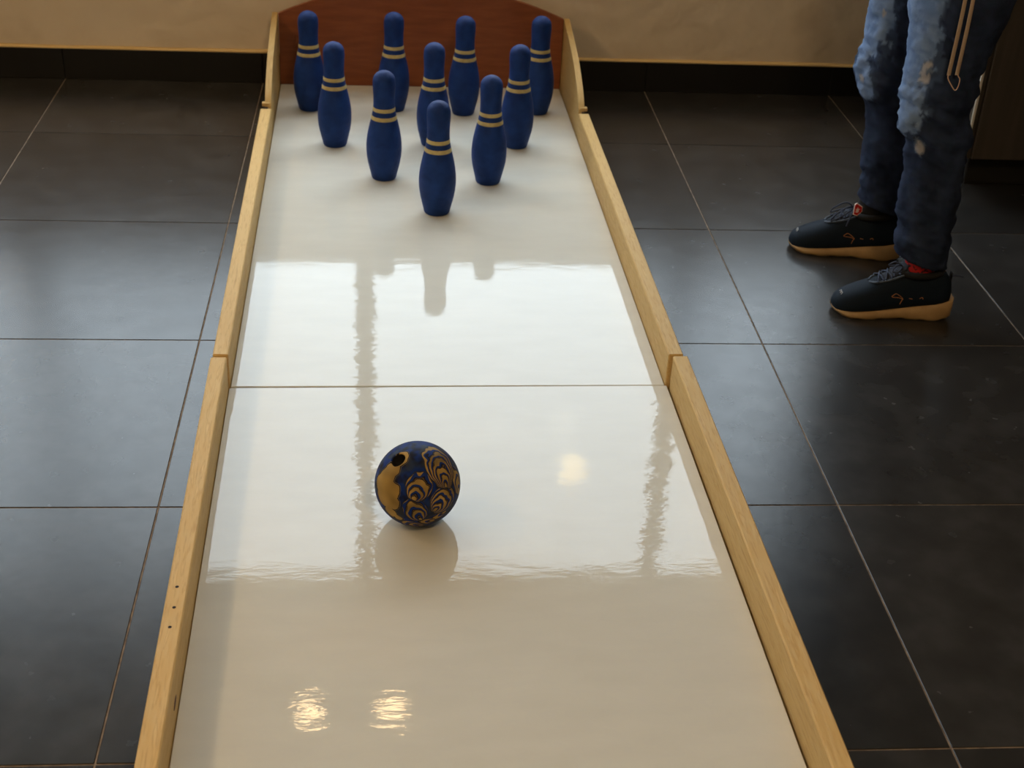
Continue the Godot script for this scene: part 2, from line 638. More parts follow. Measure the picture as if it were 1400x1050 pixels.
# ------------------------------------------------------------------ cabinet at the right
func counter() -> void:
	var o := thing("cabinet", "dark brown cabinet on a black plinth behind the person in jeans", "cabinet", Vector3(1.957, 0, -2.062))
	var m := textured(noise_tex(0.02, 301, 256, [[0, Color(0.22, 0.20, 0.18)], [1, Color(0.28, 0.255, 0.23)]]), Vector3(6, 0.4, 6), 0.35)
	var black := mat(Color(0.02, 0.02, 0.02), 0.7)
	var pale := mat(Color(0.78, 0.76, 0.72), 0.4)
	var w := 1.1
	var d := 0.74
	part("plinth", box(Vector3(w - 0.06, 0.1, d - 0.10), 0.003), black, o, Vector3(w / 2, 0.05, -d / 2 - 0.03))
	part("side_panel", box(Vector3(0.02, 0.80, d - 0.006), 0.002), m, o, Vector3(-0.01, 0.50, -d / 2 - 0.003))
	part("edge_glint", box(Vector3(0.007, 0.80, 0.006), 0.001), pale, o, Vector3(-0.017, 0.50, -0.003))  # pale colour paints the window light caught along this edge
	part("body", box(Vector3(w - 0.002, 0.80, d - 0.024), 0.002), m, o, Vector3(w / 2, 0.50, -d / 2 - 0.011))
	for i in 2:
		var dr := part("door", box(Vector3(w / 2 - 0.003, 0.80, 0.02), 0.002), m, o, Vector3(w * (0.25 + 0.5 * i), 0.50, -0.010))
		part("handle", tube(smooth_path([Vector3(0, -0.06, 0.01), Vector3(0, -0.06, 0.03), Vector3(0, 0.06, 0.03), Vector3(0, 0.06, 0.01)], 3), 0.004), pale, dr, Vector3((0.22 if i == 0 else -0.22), 0.28, 0))
	part("worktop", box(Vector3(w + 0.04, 0.03, d + 0.02), 0.004), m, o, Vector3(w / 2, 0.915, -d / 2 + 0.005))

# ------------------------------------------------------------------ pins
func pins() -> void:
	var blue := textured(noise_tex(0.02, 401, 256, [[0.0, Color(0.07, 0.17, 0.38)], [0.5, Color(0.085, 0.20, 0.43)], [1.0, Color(0.10, 0.225, 0.47)]], 4), Vector3.ONE * 4.0, 0.6, false, 0.3)
	with_normal(blue, normal_tex(0.05, 402, 256, 4.0), 0.25)
	var yellow := textured(noise_tex(0.05, 403, 128, [[0.0, Color(0.66, 0.59, 0.38)], [1.0, Color(0.76, 0.69, 0.47)]]), Vector3.ONE * 8.0, 0.7)
	var prof := [[0.0045, 0.0325], [0.012, 0.0340], [0.03, 0.0385], [0.045, 0.0420], [0.06, 0.0445], [0.075, 0.0458], [0.09, 0.0460], [0.105, 0.0450], [0.12, 0.0430], [0.135, 0.0402], [0.15, 0.0368], [0.165, 0.0332], [0.18, 0.0300], [0.19, 0.0284], [0.20, 0.0276], [0.212, 0.0274], [0.225, 0.0277], [0.24, 0.0286], [0.252, 0.0292], [0.262, 0.0288]]
	var body := []
	for p in prof:
		body.append(Vector2(p[1], p[0]))
	for i in range(1, 10):
		var a := (PI / 2) * i / 9.0
		body.append(Vector2(0.0288 * cos(a) + 0.00005, 0.262 + 0.0268 * sin(a)))
	var radius := func(y: float) -> float:
		for i in range(prof.size() - 1):
			if y <= prof[i + 1][0]:
				return remap(y, prof[i][0], prof[i + 1][0], prof[i][1], prof[i + 1][1])
		return 0.02
	var body_mesh := lathe(body, 44)
	var cap_mesh := lathe([Vector2(0.0285, 0.0), Vector2(0.0305, 0.0008), Vector2(0.0322, 0.0045)], 36)
	var bands := []
	for q in [[0.168, 0.0105], [0.190, 0.0105]]:
		var pr := []
		for i in 9:
			var y: float = q[0] + q[1] * (i / 8.0 - 0.5)
			pr.append(Vector2(radius.call(y) + 0.0007 * sin(PI * i / 8.0) - 0.0001, y))
		bands.append(lathe(pr, 44))
	var first := thing("bowling_pin", "", "bowling pin", Vector3.ZERO, "ten blue pins set up in a triangle")
	part("body", body_mesh, blue, first)
	part("base_cap", cap_mesh, blue, first)
	for b in bands:
		part("band", b, yellow, first)
	var spots := [
		[0.512, -1.842, -0.004, 0.0, "blue bowling pin standing alone at the tip of the triangle"],
		[0.379, -2.063, 0.0, 0.010, "blue second-row pin of the triangle, on the side away from the person"],
		[0.652, -2.045, 0.0, 0.0, "blue second-row pin of the triangle, on the person's side"],
		[0.243, -2.297, 0.0, 0.015, "blue third-row pin of the triangle, end farthest from the person"],
		[0.513, -2.312, 0.0, 0.0, "blue third-row middle pin, half hidden behind the tip pin"],
		[0.746, -2.312, 0.0, -0.004, "blue third-row pin of the triangle, end on the person's side"],
		[0.160, -2.585, 0.0, 0.006, "blue back-row pin in the corner farthest from the person"],
		[0.404, -2.594, 0.0, 0.006, "blue back-row pin before the backboard, second from the corner farthest from the person"],
		[0.609, -2.574, 0.0, 0.0, "blue back-row pin before the backboard, second from the person's side"],
		[0.830, -2.594, 0.0, 0.012, "blue back-row pin in the corner on the person's side"]]
	for i in spots.size():
		var o: Node3D = first
		if i > 0:
			o = first.duplicate()
			o.name = numbered("bowling_pin")
			add_child(o)
		o.position = Vector3(spots[i][0], LANE_Y, spots[i][1])
		o.rotation = Vector3(0, 0.7 * i, 0)
		o.set_meta("label", spots[i][4])

# ------------------------------------------------------------------ ball of marbled rubber with a finger hole
func ball() -> void:
	var r := 0.072
	var axis := Vector3(-0.470, 0.846, 0.251).normalized()
	var e1 := axis.cross(Vector3(0, 0, 1)).normalized()
	var e2 := axis.cross(e1)
	var w := 1024
	var h := 512
	var navy := Color(0.07, 0.17, 0.42)
	var deep := Color(0.085, 0.075, 0.13)
	var slate := Color(0.20, 0.23, 0.27)
	var ochre := Color(0.60, 0.49, 0.27)
	var nz := FastNoiseLite.new()
	nz.seed = 5
	nz.frequency = 1.5
	nz.fractal_octaves = 2
	# shell-like lobes: centre, direction of the hinge, radii (radians), number of bands, share of ochre
	var lobes := [
		[Vector3(0.51, 0.778, 0.368), Vector3(0.15, -0.8, 0.5), 0.38, 0.56, 5.5, 0.50],
		[Vector3(0.016, 0.499, 0.866), Vector3(-0.35, -0.8, 0.4), 0.30, 0.34, 3.1, 0.50],
		[Vector3(0.583, 0.081, 0.808), Vector3(-0.75, -0.55, 0.2), 0.33, 0.36, 4.2, 0.46],
		[Vector3(-0.084, -0.08, 0.993), Vector3(0.45, -0.85, 0.1), 0.28, 0.34, 3.0, 0.42],
		[Vector3(0.901, 0.321, 0.29), Vector3(0.1, -0.95, 0.1), 0.22, 0.40, 3.0, 0.55],
		[Vector3(-0.125, -0.599, 0.791), Vector3(0.8, -0.3, 0.1), 0.16, 0.26, 2.2, 0.45],
		[Vector3(0.166, -0.462, 0.871), Vector3(0.9, -0.2, 0.1), 0.14, 0.24, 2.0, 0.45],
		[Vector3(0.44, -0.362, 0.822), Vector3(0.9, 0.1, 0.1), 0.13, 0.26, 2.0, 0.40],
		[Vector3(0.7, 0.2, -0.7), Vector3(0.1, -0.9, 0.1), 0.5, 0.6, 4.0, 0.55],
		[Vector3(-0.2, 0.3, -0.95), Vector3(0.6, -0.6, 0.1), 0.45, 0.5, 3.0, 0.55],
		[Vector3(0.3, -0.8, -0.4), Vector3(0.9, 0.3, 0.1), 0.5, 0.4, 3.0, 0.5],
		[Vector3(-0.6, -0.6, -0.4), Vector3(0.2, 0.3, -0.9), 0.45, 0.45, 3.5, 0.5]]
	var frames := []
	for l in lobes:
		var n: Vector3 = l[0].normalized()
		var dn: Vector3 = (l[1] - n * n.dot(l[1])).normalized()
		frames.append([n, dn, n.cross(dn)])
	# one broad ochre streak that ends round the hole
	var caps := [[Vector3(-0.724, 0.495, 0.481), 0.25], [Vector3(-0.76, 0.126, 0.637), 0.30], [Vector3(-0.60, 0.026, 0.80), 0.20], [Vector3(-0.40, 0.875, 0.27), 0.20], [Vector3(-0.588, 0.691, 0.42), 0.20], [Vector3(-0.64, 0.30, 0.71), 0.24], [Vector3(-0.85, 0.30, 0.43), 0.22], [Vector3(-0.62, -0.28, 0.73), 0.16], [Vector3(-0.45, -0.40, 0.80), 0.10]]
	var data := PackedByteArray()
	data.resize(w * h * 3)
	for j in h:
		var th := PI * (j + 0.5) / h
		for i in w:
			var ph := TAU * (i + 0.5) / w
			var d := axis * cos(th) + (e1 * cos(ph) + e2 * sin(ph)) * sin(th)
			var n1 := nz.get_noise_3dv(d)
			var n2 := nz.get_noise_3dv(d * 2.3 + Vector3(9, 3, 1))
			var c := navy.lerp(deep, clampf(0.3 + n2 * 1.3, 0, 1))
			c = c.lerp(slate, clampf(nz.get_noise_3dv(d * 1.4 + Vector3(2, 7, 4)) * 2.2, 0, 0.7))
			var dist := 9.0
			for q in caps:
				dist = minf(dist, acos(clampf(d.dot(q[0].normalized()), -1, 1)) - q[1])
			dist += n2 * 0.04
			if dist < 0.0:
				c = ochre * (0.98 + n1 * 0.25)
			elif dist < 0.022:
				c = deep
			elif dist < 0.034:
				c = ochre.lerp(slate, 0.5)
			for k in frames.size():
				var f: Array = frames[k]
				var cs: float = d.dot(f[0])
				if cs < 0.7:
					continue
				var rad := acos(clampf(cs, -1, 1))
				var tx: float = d.dot(f[2])
				var ty: float = -d.dot(f[1])
				var ln := maxf(sqrt(tx * tx + ty * ty), 1e-5)
				var u: float = tx / ln * rad / lobes[k][2] + n1 * 0.12
				var v: float = ty / ln * rad / lobes[k][3] + n2 * 0.12
				var rr := u * u + v * v
				if rr > 1.12:
					continue
				if rr > 1.0:
					c = slate.lerp(deep, 0.4)
					break
				var rho := (u * u + (v + 1.0) * (v + 1.0)) / (2.0 * (v + 1.0) + 1e-4)
				var fr := fposmod(rho * lobes[k][4] + n2 * 0.25, 1.0)
				var cut: float = lobes[k][5]
				c = (ochre * (0.95 + n1 * 0.3)) if fr < cut else (deep if fr < cut + 0.24 else navy)
				if fr > cut + 0.08 and fr < cut + 0.13:
					c = ochre.lerp(deep, 0.35)
				break
			var at := (j * w + i) * 3
			data[at] = int(clampf(c.r, 0, 1) * 255)
			data[at + 1] = int(clampf(c.g, 0, 1) * 255)
			data[at + 2] = int(clampf(c.b, 0, 1) * 255)
	var tex := ImageTexture.create_from_image(Image.create_from_data(w, h, false, Image.FORMAT_RGB8, data))
	var m := mat(Color.WHITE, 0.55, 0.22)
	m.albedo_texture = tex
	# profile about the hole axis: down in the hole, over its rounded rim, round the ball
	var hr := 0.0125
	var prof := []
	prof.append([Vector2(hr, r - 0.004), 0.0])
	var t0 := asin((hr + 0.0012) / r)
	for i in 49:
		var th := lerpf(t0, PI - 0.001, i / 48.0)
		prof.append([Vector2(r * sin(th), r * cos(th)), th])
	var st := begin()
	st.set_smooth_group(0)
	var seg := 72
	for i in range(prof.size() - 1):
		for j in seg:
			for q in [[i, j], [i, j + 1], [i + 1, j + 1], [i, j], [i + 1, j + 1], [i + 1, j]]:
				var ph: float = TAU * q[1] / seg
				var pp: Vector2 = prof[q[0]][0]
				var th: float = prof[q[0]][1]
				if th == 0.0:
					th = atan2(pp.x, pp.y)
				var rad := e1 * cos(ph) + e2 * sin(ph)
				var nrm := axis * cos(th) + rad * sin(th)
				if q[0] == 0:
					nrm = (axis - rad).normalized()
				st.set_normal(nrm)
				st.set_uv(Vector2(float(q[1]) / seg, th / PI))
				st.add_vertex(axis * pp.y + rad * pp.x)
	var o := thing("bowling_ball", "blue and ochre marbled ball with a finger hole on the white lane", "ball", Vector3(0.444, LANE_Y + r, -0.536))
	part("shell", st.commit(), m, o)
	var plug := part("finger_hole", lathe([Vector2(hr, -0.0035), Vector2(hr * 0.99, -0.030), Vector2(0.0005, -0.031)], 24, false), mat(Color(0.03, 0.03, 0.045), 0.8), o, axis * r)
	plug.basis = Basis(e1, axis, e1.cross(axis))

# ------------------------------------------------------------------ person standing at the right, facing the lane
func person() -> void:
	var o := thing("person", "person standing beside the lane in ripped blue jeans and dark trainers", "person", Vector3(1.56, 0, -1.5))
	var off := -o.position
	var denim := mat(Color.WHITE, 0.85, 0.25)
	denim.vertex_color_use_as_albedo = true
	with_normal(denim, normal_tex(0.2, 501, 256, 6.0, 2), 0.3)
	denim.uv1_triplanar = true
	denim.uv1_scale = Vector3.ONE * 9.0
	var bones := [
		[Vector3(1.580, 0.06, -1.36), Vector3(1.567, 0.28, -1.36), 0.057, 0.062],
		[Vector3(1.567, 0.28, -1.36), Vector3(1.562, 0.42, -1.36), 0.062, 0.063],
		[Vector3(1.562, 0.42, -1.36), Vector3(1.540, 0.53, -1.36), 0.062, 0.072],
		[Vector3(1.540, 0.53, -1.36), Vector3(1.552, 0.71, -1.37), 0.072, 0.098],
		[Vector3(1.552, 0.71, -1.37), Vector3(1.605, 0.90, -1.43), 0.098, 0.118],
		[Vector3(1.527, 0.50, -1.352), Vector3(1.525, 0.47, -1.352), 0.063, 0.060],
		[Vector3(1.585, 0.06, -1.665), Vector3(1.578, 0.28, -1.665), 0.057, 0.062],
		[Vector3(1.578, 0.28, -1.665), Vector3(1.566, 0.40, -1.66), 0.062, 0.063],
		[Vector3(1.566, 0.40, -1.66), Vector3(1.540, 0.49, -1.66), 0.062, 0.072],
		[Vector3(1.540, 0.49, -1.66), Vector3(1.556, 0.66, -1.65), 0.072, 0.092],
		[Vector3(1.556, 0.66, -1.65), Vector3(1.605, 0.90, -1.59), 0.092, 0.118],
		[Vector3(1.527, 0.46, -1.655), Vector3(1.524, 0.44, -1.655), 0.060, 0.056],
		[Vector3(1.610, 0.93, -1.44), Vector3(1.610, 0.93, -1.58), 0.125, 0.125]]
	var jd := nets(bones, 0.0072, 0.022, 0.114, 0.27, 1.64)
	var nn := net_normals(jd)
	var v: PackedVector3Array = jd.v
	var col := PackedColorArray()
	var fz := FastNoiseLite.new()
	fz.seed = 11
	fz.frequency = 1.0
	fz.fractal_octaves = 3
	for i in v.size():
		var p := v[i]
		var q := p
		# sagging folds, deepest at knee and hem
		var k := 0.35 + 1.0 * exp(-pow((p.y - 0.47) / 0.10, 2.0)) + 0.6 * exp(-pow((p.y - 0.16) / 0.09, 2.0))
		var fold := fz.get_noise_3d(p.x * 9.0 + p.z * 4.0, p.y * 26.0 + p.x * 10.0, p.z * 9.0)
		var fine := fz.get_noise_3d(p.x * 30.0 + 7.0, p.y * 60.0, p.z * 30.0)
		if p.y > 0.120 + (1.64 - p.x) * 0.27:
			q += nn[i] * (fold * 0.011 * k + fine * 0.0025)
		v[i] = q
		# indigo dye; worn thigh and knee fronts lightened further to paint in window light
		var worn := fz.get_noise_3d(p.x * 14.0, p.y * 9.0 + 3.0, p.z * 14.0)
		var c := Color(0.014, 0.021, 0.044).lerp(Color(0.030, 0.046, 0.094), clampf(0.4 + worn * 0.9 + fine * 0.5, 0, 1))
		# faded patches with grainy outlines, their colour also carrying the light from the window
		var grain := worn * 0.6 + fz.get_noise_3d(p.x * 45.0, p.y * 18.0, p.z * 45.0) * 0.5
		for lit_wash in [[Vector3(1.455, 0.680, -1.345), Vector2(0.062, 0.17)], [Vector3(1.472, 0.495, -1.340), Vector2(0.046, 0.062)], [Vector3(1.470, 0.620, -1.640), Vector2(0.062, 0.15)], [Vector3(1.468, 0.460, -1.640), Vector2(0.044, 0.050)]]:
			var wd: Vector3 = p - lit_wash[0]
			var ws: float = Vector2(Vector2(wd.x, wd.z).length() / lit_wash[1].x, wd.y / lit_wash[1].y).length() + grain * 0.6
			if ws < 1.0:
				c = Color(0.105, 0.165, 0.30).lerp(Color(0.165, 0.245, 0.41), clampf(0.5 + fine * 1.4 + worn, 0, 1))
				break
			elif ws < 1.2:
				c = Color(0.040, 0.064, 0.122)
		for rip in [[Vector3(1.487, 0.572, -1.312), Vector2(0.012, 0.022)], [Vector3(1.492, 0.590, -1.310), Vector2(0.006, 0.022)], [Vector3(1.507, 0.412, -1.318), Vector2(0.010, 0.018)], [Vector3(1.468, 0.455, -1.640), Vector2(0.012, 0.008)], [Vector3(1.478, 0.605, -1.60), Vector2(0.004, 0.018)]]:
			var dd: Vector3 = p - rip[0]
			var s: float = Vector2(Vector2(dd.x, dd.z).length() / rip[1].x, dd.y / rip[1].y).length() + fine * 0.5
			if s < 1.0:
				c = Color(0.29, 0.285, 0.30)
			elif s < 1.35 and fine > -0.05:
				c = Color(0.10, 0.13, 0.19)
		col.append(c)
	for i in v.size():
		v[i] += off
	jd.v = v
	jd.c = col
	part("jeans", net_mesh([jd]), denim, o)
	# body under the clothes, with head, neck and hands
	var skin := mat(Color(0.62, 0.44, 0.34), 0.55)
	skin.subsurf_scatter_enabled = true
	skin.subsurf_scatter_strength = 0.1
	var bb := []
	for z in [-1.36, -1.665]:
		var hz := -1.44 if z > -1.5 else -1.58
		bb.append([Vector3(1.580, 0.185, z), Vector3(1.57, 0.44, z), 0.026, 0.036])
		bb.append([Vector3(1.545, 0.50, z), Vector3(1.60, 0.90, hz), 0.042, 0.085])
		bb.append([Vector3(1.57, 0.44, z), Vector3(1.545, 0.50, z), 0.036, 0.042])
		var s := 1.0 if z > -1.5 else -1.0
		bb.append([Vector3(1.585, 1.39, -1.51 + 0.15 * s), Vector3(1.61, 1.13, -1.51 + 0.225 * s), 0.044, 0.036])
		bb.append([Vector3(1.61, 1.13, -1.51 + 0.225 * s), Vector3(1.41, 1.19, -1.51 + 0.09 * s), 0.034, 0.024])
	bb.append([Vector3(1.61, 0.95, -1.45), Vector3(1.61, 0.95, -1.57), 0.10, 0.10])
	bb.append([Vector3(1.61, 0.98, -1.51), Vector3(1.59, 1.33, -1.51), 0.11, 0.12])
	bb.append([Vector3(1.585, 1.36, -1.40), Vector3(1.585, 1.36, -1.62), 0.07, 0.07])
	bb.append([Vector3(1.585, 1.38, -1.51), Vector3(1.56, 1.56, -1.51), 0.062, 0.055])
	var body := nets(bb, 0.013, 0.04)
	var hd := [
		[Vector3(1.575, 1.50, -1.51), Vector3(1.565, 1.56, -1.51), 0.054, 0.054],
		[Vector3(1.565, 1.665, -1.51), Vector3(1.535, 1.655, -1.51), 0.086, 0.080],
		[Vector3(1.525, 1.60, -1.51), Vector3(1.505, 1.565, -1.51), 0.062, 0.040],
		[Vector3(1.468, 1.640, -1.51), Vector3(1.448, 1.603, -1.51), 0.008, 0.014],
		[Vector3(1.466, 1.565, -1.525), Vector3(1.466, 1.565, -1.495), 0.012, 0.012],
		[Vector3(1.472, 1.660, -1.55), Vector3(1.464, 1.660, -1.53), 0.012, 0.012],
		[Vector3(1.472, 1.660, -1.47), Vector3(1.464, 1.660, -1.49), 0.012, 0.012],
		[Vector3(1.565, 1.645, -1.592), Vector3(1.560, 1.600, -1.590), 0.015, 0.010],
		[Vector3(1.565, 1.645, -1.428), Vector3(1.560, 1.600, -1.430), 0.015, 0.010]]
	var parts := [body, nets(hd, 0.006, 0.018)]
	for s in [-1.0, 1.0]:
		var wr := Vector3(1.415, 1.19, -1.51 + 0.09 * s)
		var hb := [[wr, wr + Vector3(-0.03, 0.005, -0.008 * s), 0.025, 0.022]]
		var palm := wr + Vector3(-0.075, 0.01, -0.02 * s)
		hb.append([wr + Vector3(-0.02, 0.0, 0), palm + Vector3(0, 0.022, 0), 0.016, 0.014])
		hb.append([wr + Vector3(-0.02, 0.0, 0), palm + Vector3(0.004, -0.022, 0), 0.016, 0.013])
		for fi in 4:
			var root := palm + Vector3(0.0, 0.026 - 0.0175 * fi, 0)
			var ln: float = [0.036, 0.041, 0.038, 0.030][fi]
			var mid := root + Vector3(-ln * 0.85, 0.0, -ln * 0.5 * s)
			hb.append([root, mid, 0.0085, 0.008])
			hb.append([mid, mid + Vector3(-ln * 0.15, -0.004, -ln * 0.75 * s), 0.008, 0.0068])
		var th := wr + Vector3(-0.03, 0.022, -0.006 * s)
		hb.append([th, th + Vector3(-0.03, 0.026, -0.012 * s), 0.0115, 0.0095])
		hb.append([th + Vector3(-0.03, 0.026, -0.012 * s), th + Vector3(-0.058, 0.030, -0.026 * s), 0.0095, 0.0078])
		parts.append(nets(hb, 0.0036, 0.008))
	for d in parts:
		var pv: PackedVector3Array = d.v
		for i in pv.size():
			pv[i] += off
		d.v = pv
	part("body", net_mesh(parts), skin, o)
	var hair_d := nets([[Vector3(1.580, 1.688, -1.51), Vector3(1.545, 1.692, -1.51), 0.088, 0.078], [Vector3(1.598, 1.655, -1.51), Vector3(1.602, 1.60, -1.51), 0.082, 0.058]], 0.007, 0.02)
	var hv: PackedVector3Array = hair_d.v
	for i in hv.size():
		hv[i] += off + Vector3.ONE * fz.get_noise_3dv(hv[i] * 40.0) * 0.004
	hair_d.v = hv
	part("hair", net_mesh([hair_d]), mat(Color(0.06, 0.045, 0.035), 0.7), o)
	for s in [-1.0, 1.0]:
		var eye := part("eye", lathe([Vector2(0.0005, -0.009), Vector2(0.006, -0.007), Vector2(0.009, 0), Vector2(0.006, 0.007), Vector2(0.0005, 0.009)], 14), mat(Color(0.85, 0.83, 0.80), 0.3), o, Vector3(1.464, 1.640, -1.51 + 0.031 * s) + off)
		part("iris", lathe([Vector2(0.0045, 0.0), Vector2(0.003, 0.0012), Vector2(0.0003, 0.0016)], 12), mat(Color(0.10, 0.06, 0.04), 0.3), eye, Vector3(-0.0085, 0, 0)).rotation.z = PI / 2
	part("mouth", tube([Vector3(1.456, 1.563, -1.532), Vector3(1.4535, 1.565, -1.51), Vector3(1.456, 1.563, -1.488)], 0.0025), mat(Color(0.45, 0.22, 0.19), 0.5), o, off)
	# dark top
	var top := [
		[Vector3(1.612, 0.94, -1.46), Vector3(1.612, 0.94, -1.56), 0.130, 0.130],
		[Vector3(1.612, 0.96, -1.51), Vector3(1.595, 1.32, -1.51), 0.142, 0.142],
		[Vector3(1.590, 1.36, -1.38), Vector3(1.590, 1.36, -1.64), 0.088, 0.088],
		[Vector3(1.585, 1.42, -1.51), Vector3(1.580, 1.46, -1.51), 0.075, 0.070]]
	for s in [-1.0, 1.0]:
		top.append([Vector3(1.588, 1.385, -1.51 + 0.14 * s), Vector3(1.612, 1.13, -1.51 + 0.225 * s), 0.070, 0.055])
		top.append([Vector3(1.612, 1.13, -1.51 + 0.225 * s), Vector3(1.430, 1.185, -1.51 + 0.10 * s), 0.054, 0.040])
	var td := nets(top, 0.012, 0.05, 0.90)
	var tv: PackedVector3Array = td.v
	for i in tv.size():
		tv[i] += off + Vector3.ONE * fz.get_noise_3dv(tv[i] * Vector3(12, 20, 12)) * 0.006
	td.v = tv
	part("top", net_mesh([td]), mat(Color(0.07, 0.07, 0.085), 0.9, 0.2), o)
	# shoes and socks
	shoe(o, Vector3(1.656, 0, -1.345), Vector3(1.394, 0, -1.368), false)
	shoe(o, Vector3(1.640, 0, -1.652), Vector3(1.381, 0, -1.712), true)
	# lanyard hanging from the pocket
	var lan := thing("lanyard", "tan cord hanging in a loop down the thigh of the jeans", "lanyard", Vector3(1.52, 0.55, -1.262))
	var tan_m := textured(noise_tex(0.1, 541, 128, [[0, Color(0.60, 0.52, 0.44)], [1, Color(0.70, 0.62, 0.54)]]), Vector3.ONE * 30.0, 0.8)
	var pos := lan.position
	for q in [[Vector3(1.5143, 0.585, -1.262), Vector3(1.5135, 0.737, -1.256), Vector3(1.520, 0.93, -1.285)], [Vector3(1.5310, 0.586, -1.262), Vector3(1.5295, 0.737, -1.256), Vector3(1.534, 0.93, -1.285)]]:
		var rings := []
		for p in smooth_path(q, 8):
			var ring := []
			for j in 10:
				var a := TAU * j / 10
				ring.append(p - pos + Vector3(0.0042 * cos(a), 0, 0.0013 * sin(a)))
			rings.append(ring)
		part("strap", loft(rings), tan_m, lan)
	var loop := smooth_path([Vector3(1.5138, 0.588, -1.2615), Vector3(1.5140, 0.579, -1.2615), Vector3(1.5230, 0.566, -1.2615), Vector3(1.5335, 0.5545, -1.2615), Vector3(1.5385, 0.562, -1.2615), Vector3(1.5390, 0.577, -1.2615), Vector3(1.5350, 0.583, -1.2615), Vector3(1.5318, 0.589, -1.2615)], 5)
	for i in loop.size():
		loop[i] -= pos
	part("end_loop", tube(loop, 0.0011), mat(Color(0.78, 0.64, 0.54), 0.5), lan)

func shoe(o: Node3D, heel: Vector3, toe: Vector3, far: bool) -> void:
	var upper_m := textured(noise_tex(0.15, 551, 128, [[0, Color(0.03, 0.075, 0.125)], [1, Color(0.055, 0.12, 0.18)]]), Vector3.ONE * 14.0, 0.75, false, 0.3)
	var sole_m := textured(noise_tex(0.03, 552, 128, [[0, Color(0.56, 0.45, 0.30)], [1, Color(0.66, 0.54, 0.37)]]), Vector3.ONE * 6.0, 0.6)
	var lace_m := mat(Color(0.17, 0.21, 0.30), 0.8)
	var trim_m := mat(Color(0.24, 0.29, 0.36), 0.7)
	var orange := mat(Color(0.62, 0.40, 0.22), 0.6)
	var len := heel.distance_to(toe)
	var d := (toe - heel).normalized()
	# local x runs from heel to toe, local -z faces the lane's open side
	var root := Node3D.new()
	root.name = "shoe"
	o.add_child(root, true)
	root.position = heel - o.position
	root.rotation.y = atan2(-d.z, d.x)
	root.set_meta("label", "dark navy trainer with a tan sole" + (" and a red badge" if far else " and a red sock"))
	# stations: t, half width, top, sole top, sole bottom
	var stn := [
		[0.000, 0.012, 0.074, 0.050, 0.018], [0.015, 0.021, 0.090, 0.047, 0.010], [0.06, 0.029, 0.106, 0.042, 0.003], [0.14, 0.033, 0.114, 0.037, 0.0],
		[0.25, 0.034, 0.118, 0.032, 0.0], [0.36, 0.035, 0.118, 0.027, 0.001], [0.46, 0.037, 0.108, 0.023, 0.002], [0.55, 0.040, 0.094, 0.020, 0.001],
		[0.65, 0.044, 0.080, 0.018, 0.0], [0.76, 0.046, 0.067, 0.016, 0.0], [0.85, 0.043, 0.057, 0.014, 0.001], [0.92, 0.036, 0.048, 0.013, 0.004],
		[0.97, 0.025, 0.039, 0.0135, 0.007], [0.995, 0.012, 0.029, 0.015, 0.010], [1.0, 0.005, 0.024, 0.016, 0.012]]
	var fine := []
	for i in range(stn.size() - 1):
		for k in 3:
			var row := []
			for c in 5:
				row.append(cubic_interpolate(stn[i][c], stn[i + 1][c], stn[maxi(i - 1, 0)][c], stn[mini(i + 2, stn.size() - 1)][c], k / 3.0) if c > 0 else lerpf(stn[i][0], stn[i + 1][0], k / 3.0))
			fine.append(row)
	fine.append(stn[stn.size() - 1])
	var up := []
	var so := []
	for s in fine:
		var bow := 0.006 * sin(PI * s[0]) * (1.0 if far else 1.0)
		var x: float = s[0] * len
		var ring := []
		for j in 21:
			var a := PI * j / 20.0
			ring.append(Vector3(x, s[3] - 0.003 + (s[2] - s[3] + 0.003) * pow(sin(a), 0.72), bow - s[1] * signf(cos(a)) * pow(absf(cos(a)), 0.85)))
		up.append(ring)
		var sw: float = s[1] + 0.0065 * clampf((0.99 - s[0]) / 0.12, 0.15, 1.0)
		var ex: float = x + (0.0 if s[0] > 0.9 else (-0.007 if s[0] < 0.05 else 0.0))
		var groove := 0.0018 * maxf(0.0, sin(s[0] * 34.0))
		so.append([Vector3(ex, s[4] + groove, bow - sw * 0.94), Vector3(ex, s[4] + groove + 0.004, bow - sw), Vector3(ex, lerpf(s[4], s[3], 0.6), bow - sw * 1.02), Vector3(ex, s[3], bow - sw * 0.97), Vector3(ex, s[3] + 0.002, bow - sw * 0.88),
			Vector3(ex, s[3] + 0.002, bow + sw * 0.88), Vector3(ex, s[3], bow + sw * 0.97), Vector3(ex, lerpf(s[4], s[3], 0.6), bow + sw * 1.02), Vector3(ex, s[4] + groove + 0.004, bow + sw), Vector3(ex, s[4] + groove, bow + sw * 0.94)])
	part("upper", loft(up), upper_m, root)
	part("sole", loft(so), sole_m, root)
	# sock and ankle rising into the trouser leg
	var sock := []
	for q in [[0.108, 0.029], [0.118, 0.033], [0.14, 0.034], [0.18, 0.034]]:
		var ring := []
		for j in 20:
			var a := TAU * j / 20
			ring.append(Vector3(0.30 * len + q[1] * 1.12 * cos(a) - (q[0] - 0.09) * 0.1, q[0], 0.004 + q[1] * sin(a)))
		sock.append(ring)
	part("sock", loft(sock), textured(noise_tex(0.08, 561, 128, [[0, Color(0.12, 0.02, 0.03)], [0.32, Color(0.16, 0.03, 0.04)], [0.40, Color(0.66, 0.07, 0.07)], [1, Color(0.76, 0.09, 0.09)]]), Vector3.ONE * 9.0, 0.85) if not far else mat(Color(0.03, 0.04, 0.06), 0.9), root)
	# collar padding and tongue
	var coll := []
	for j in 25:
		var a := TAU * j / 24
		coll.append(Vector3(0.28 * len + 0.046 * cos(a), 0.108 - 0.004 * cos(a), 0.003 + 0.035 * sin(a)))
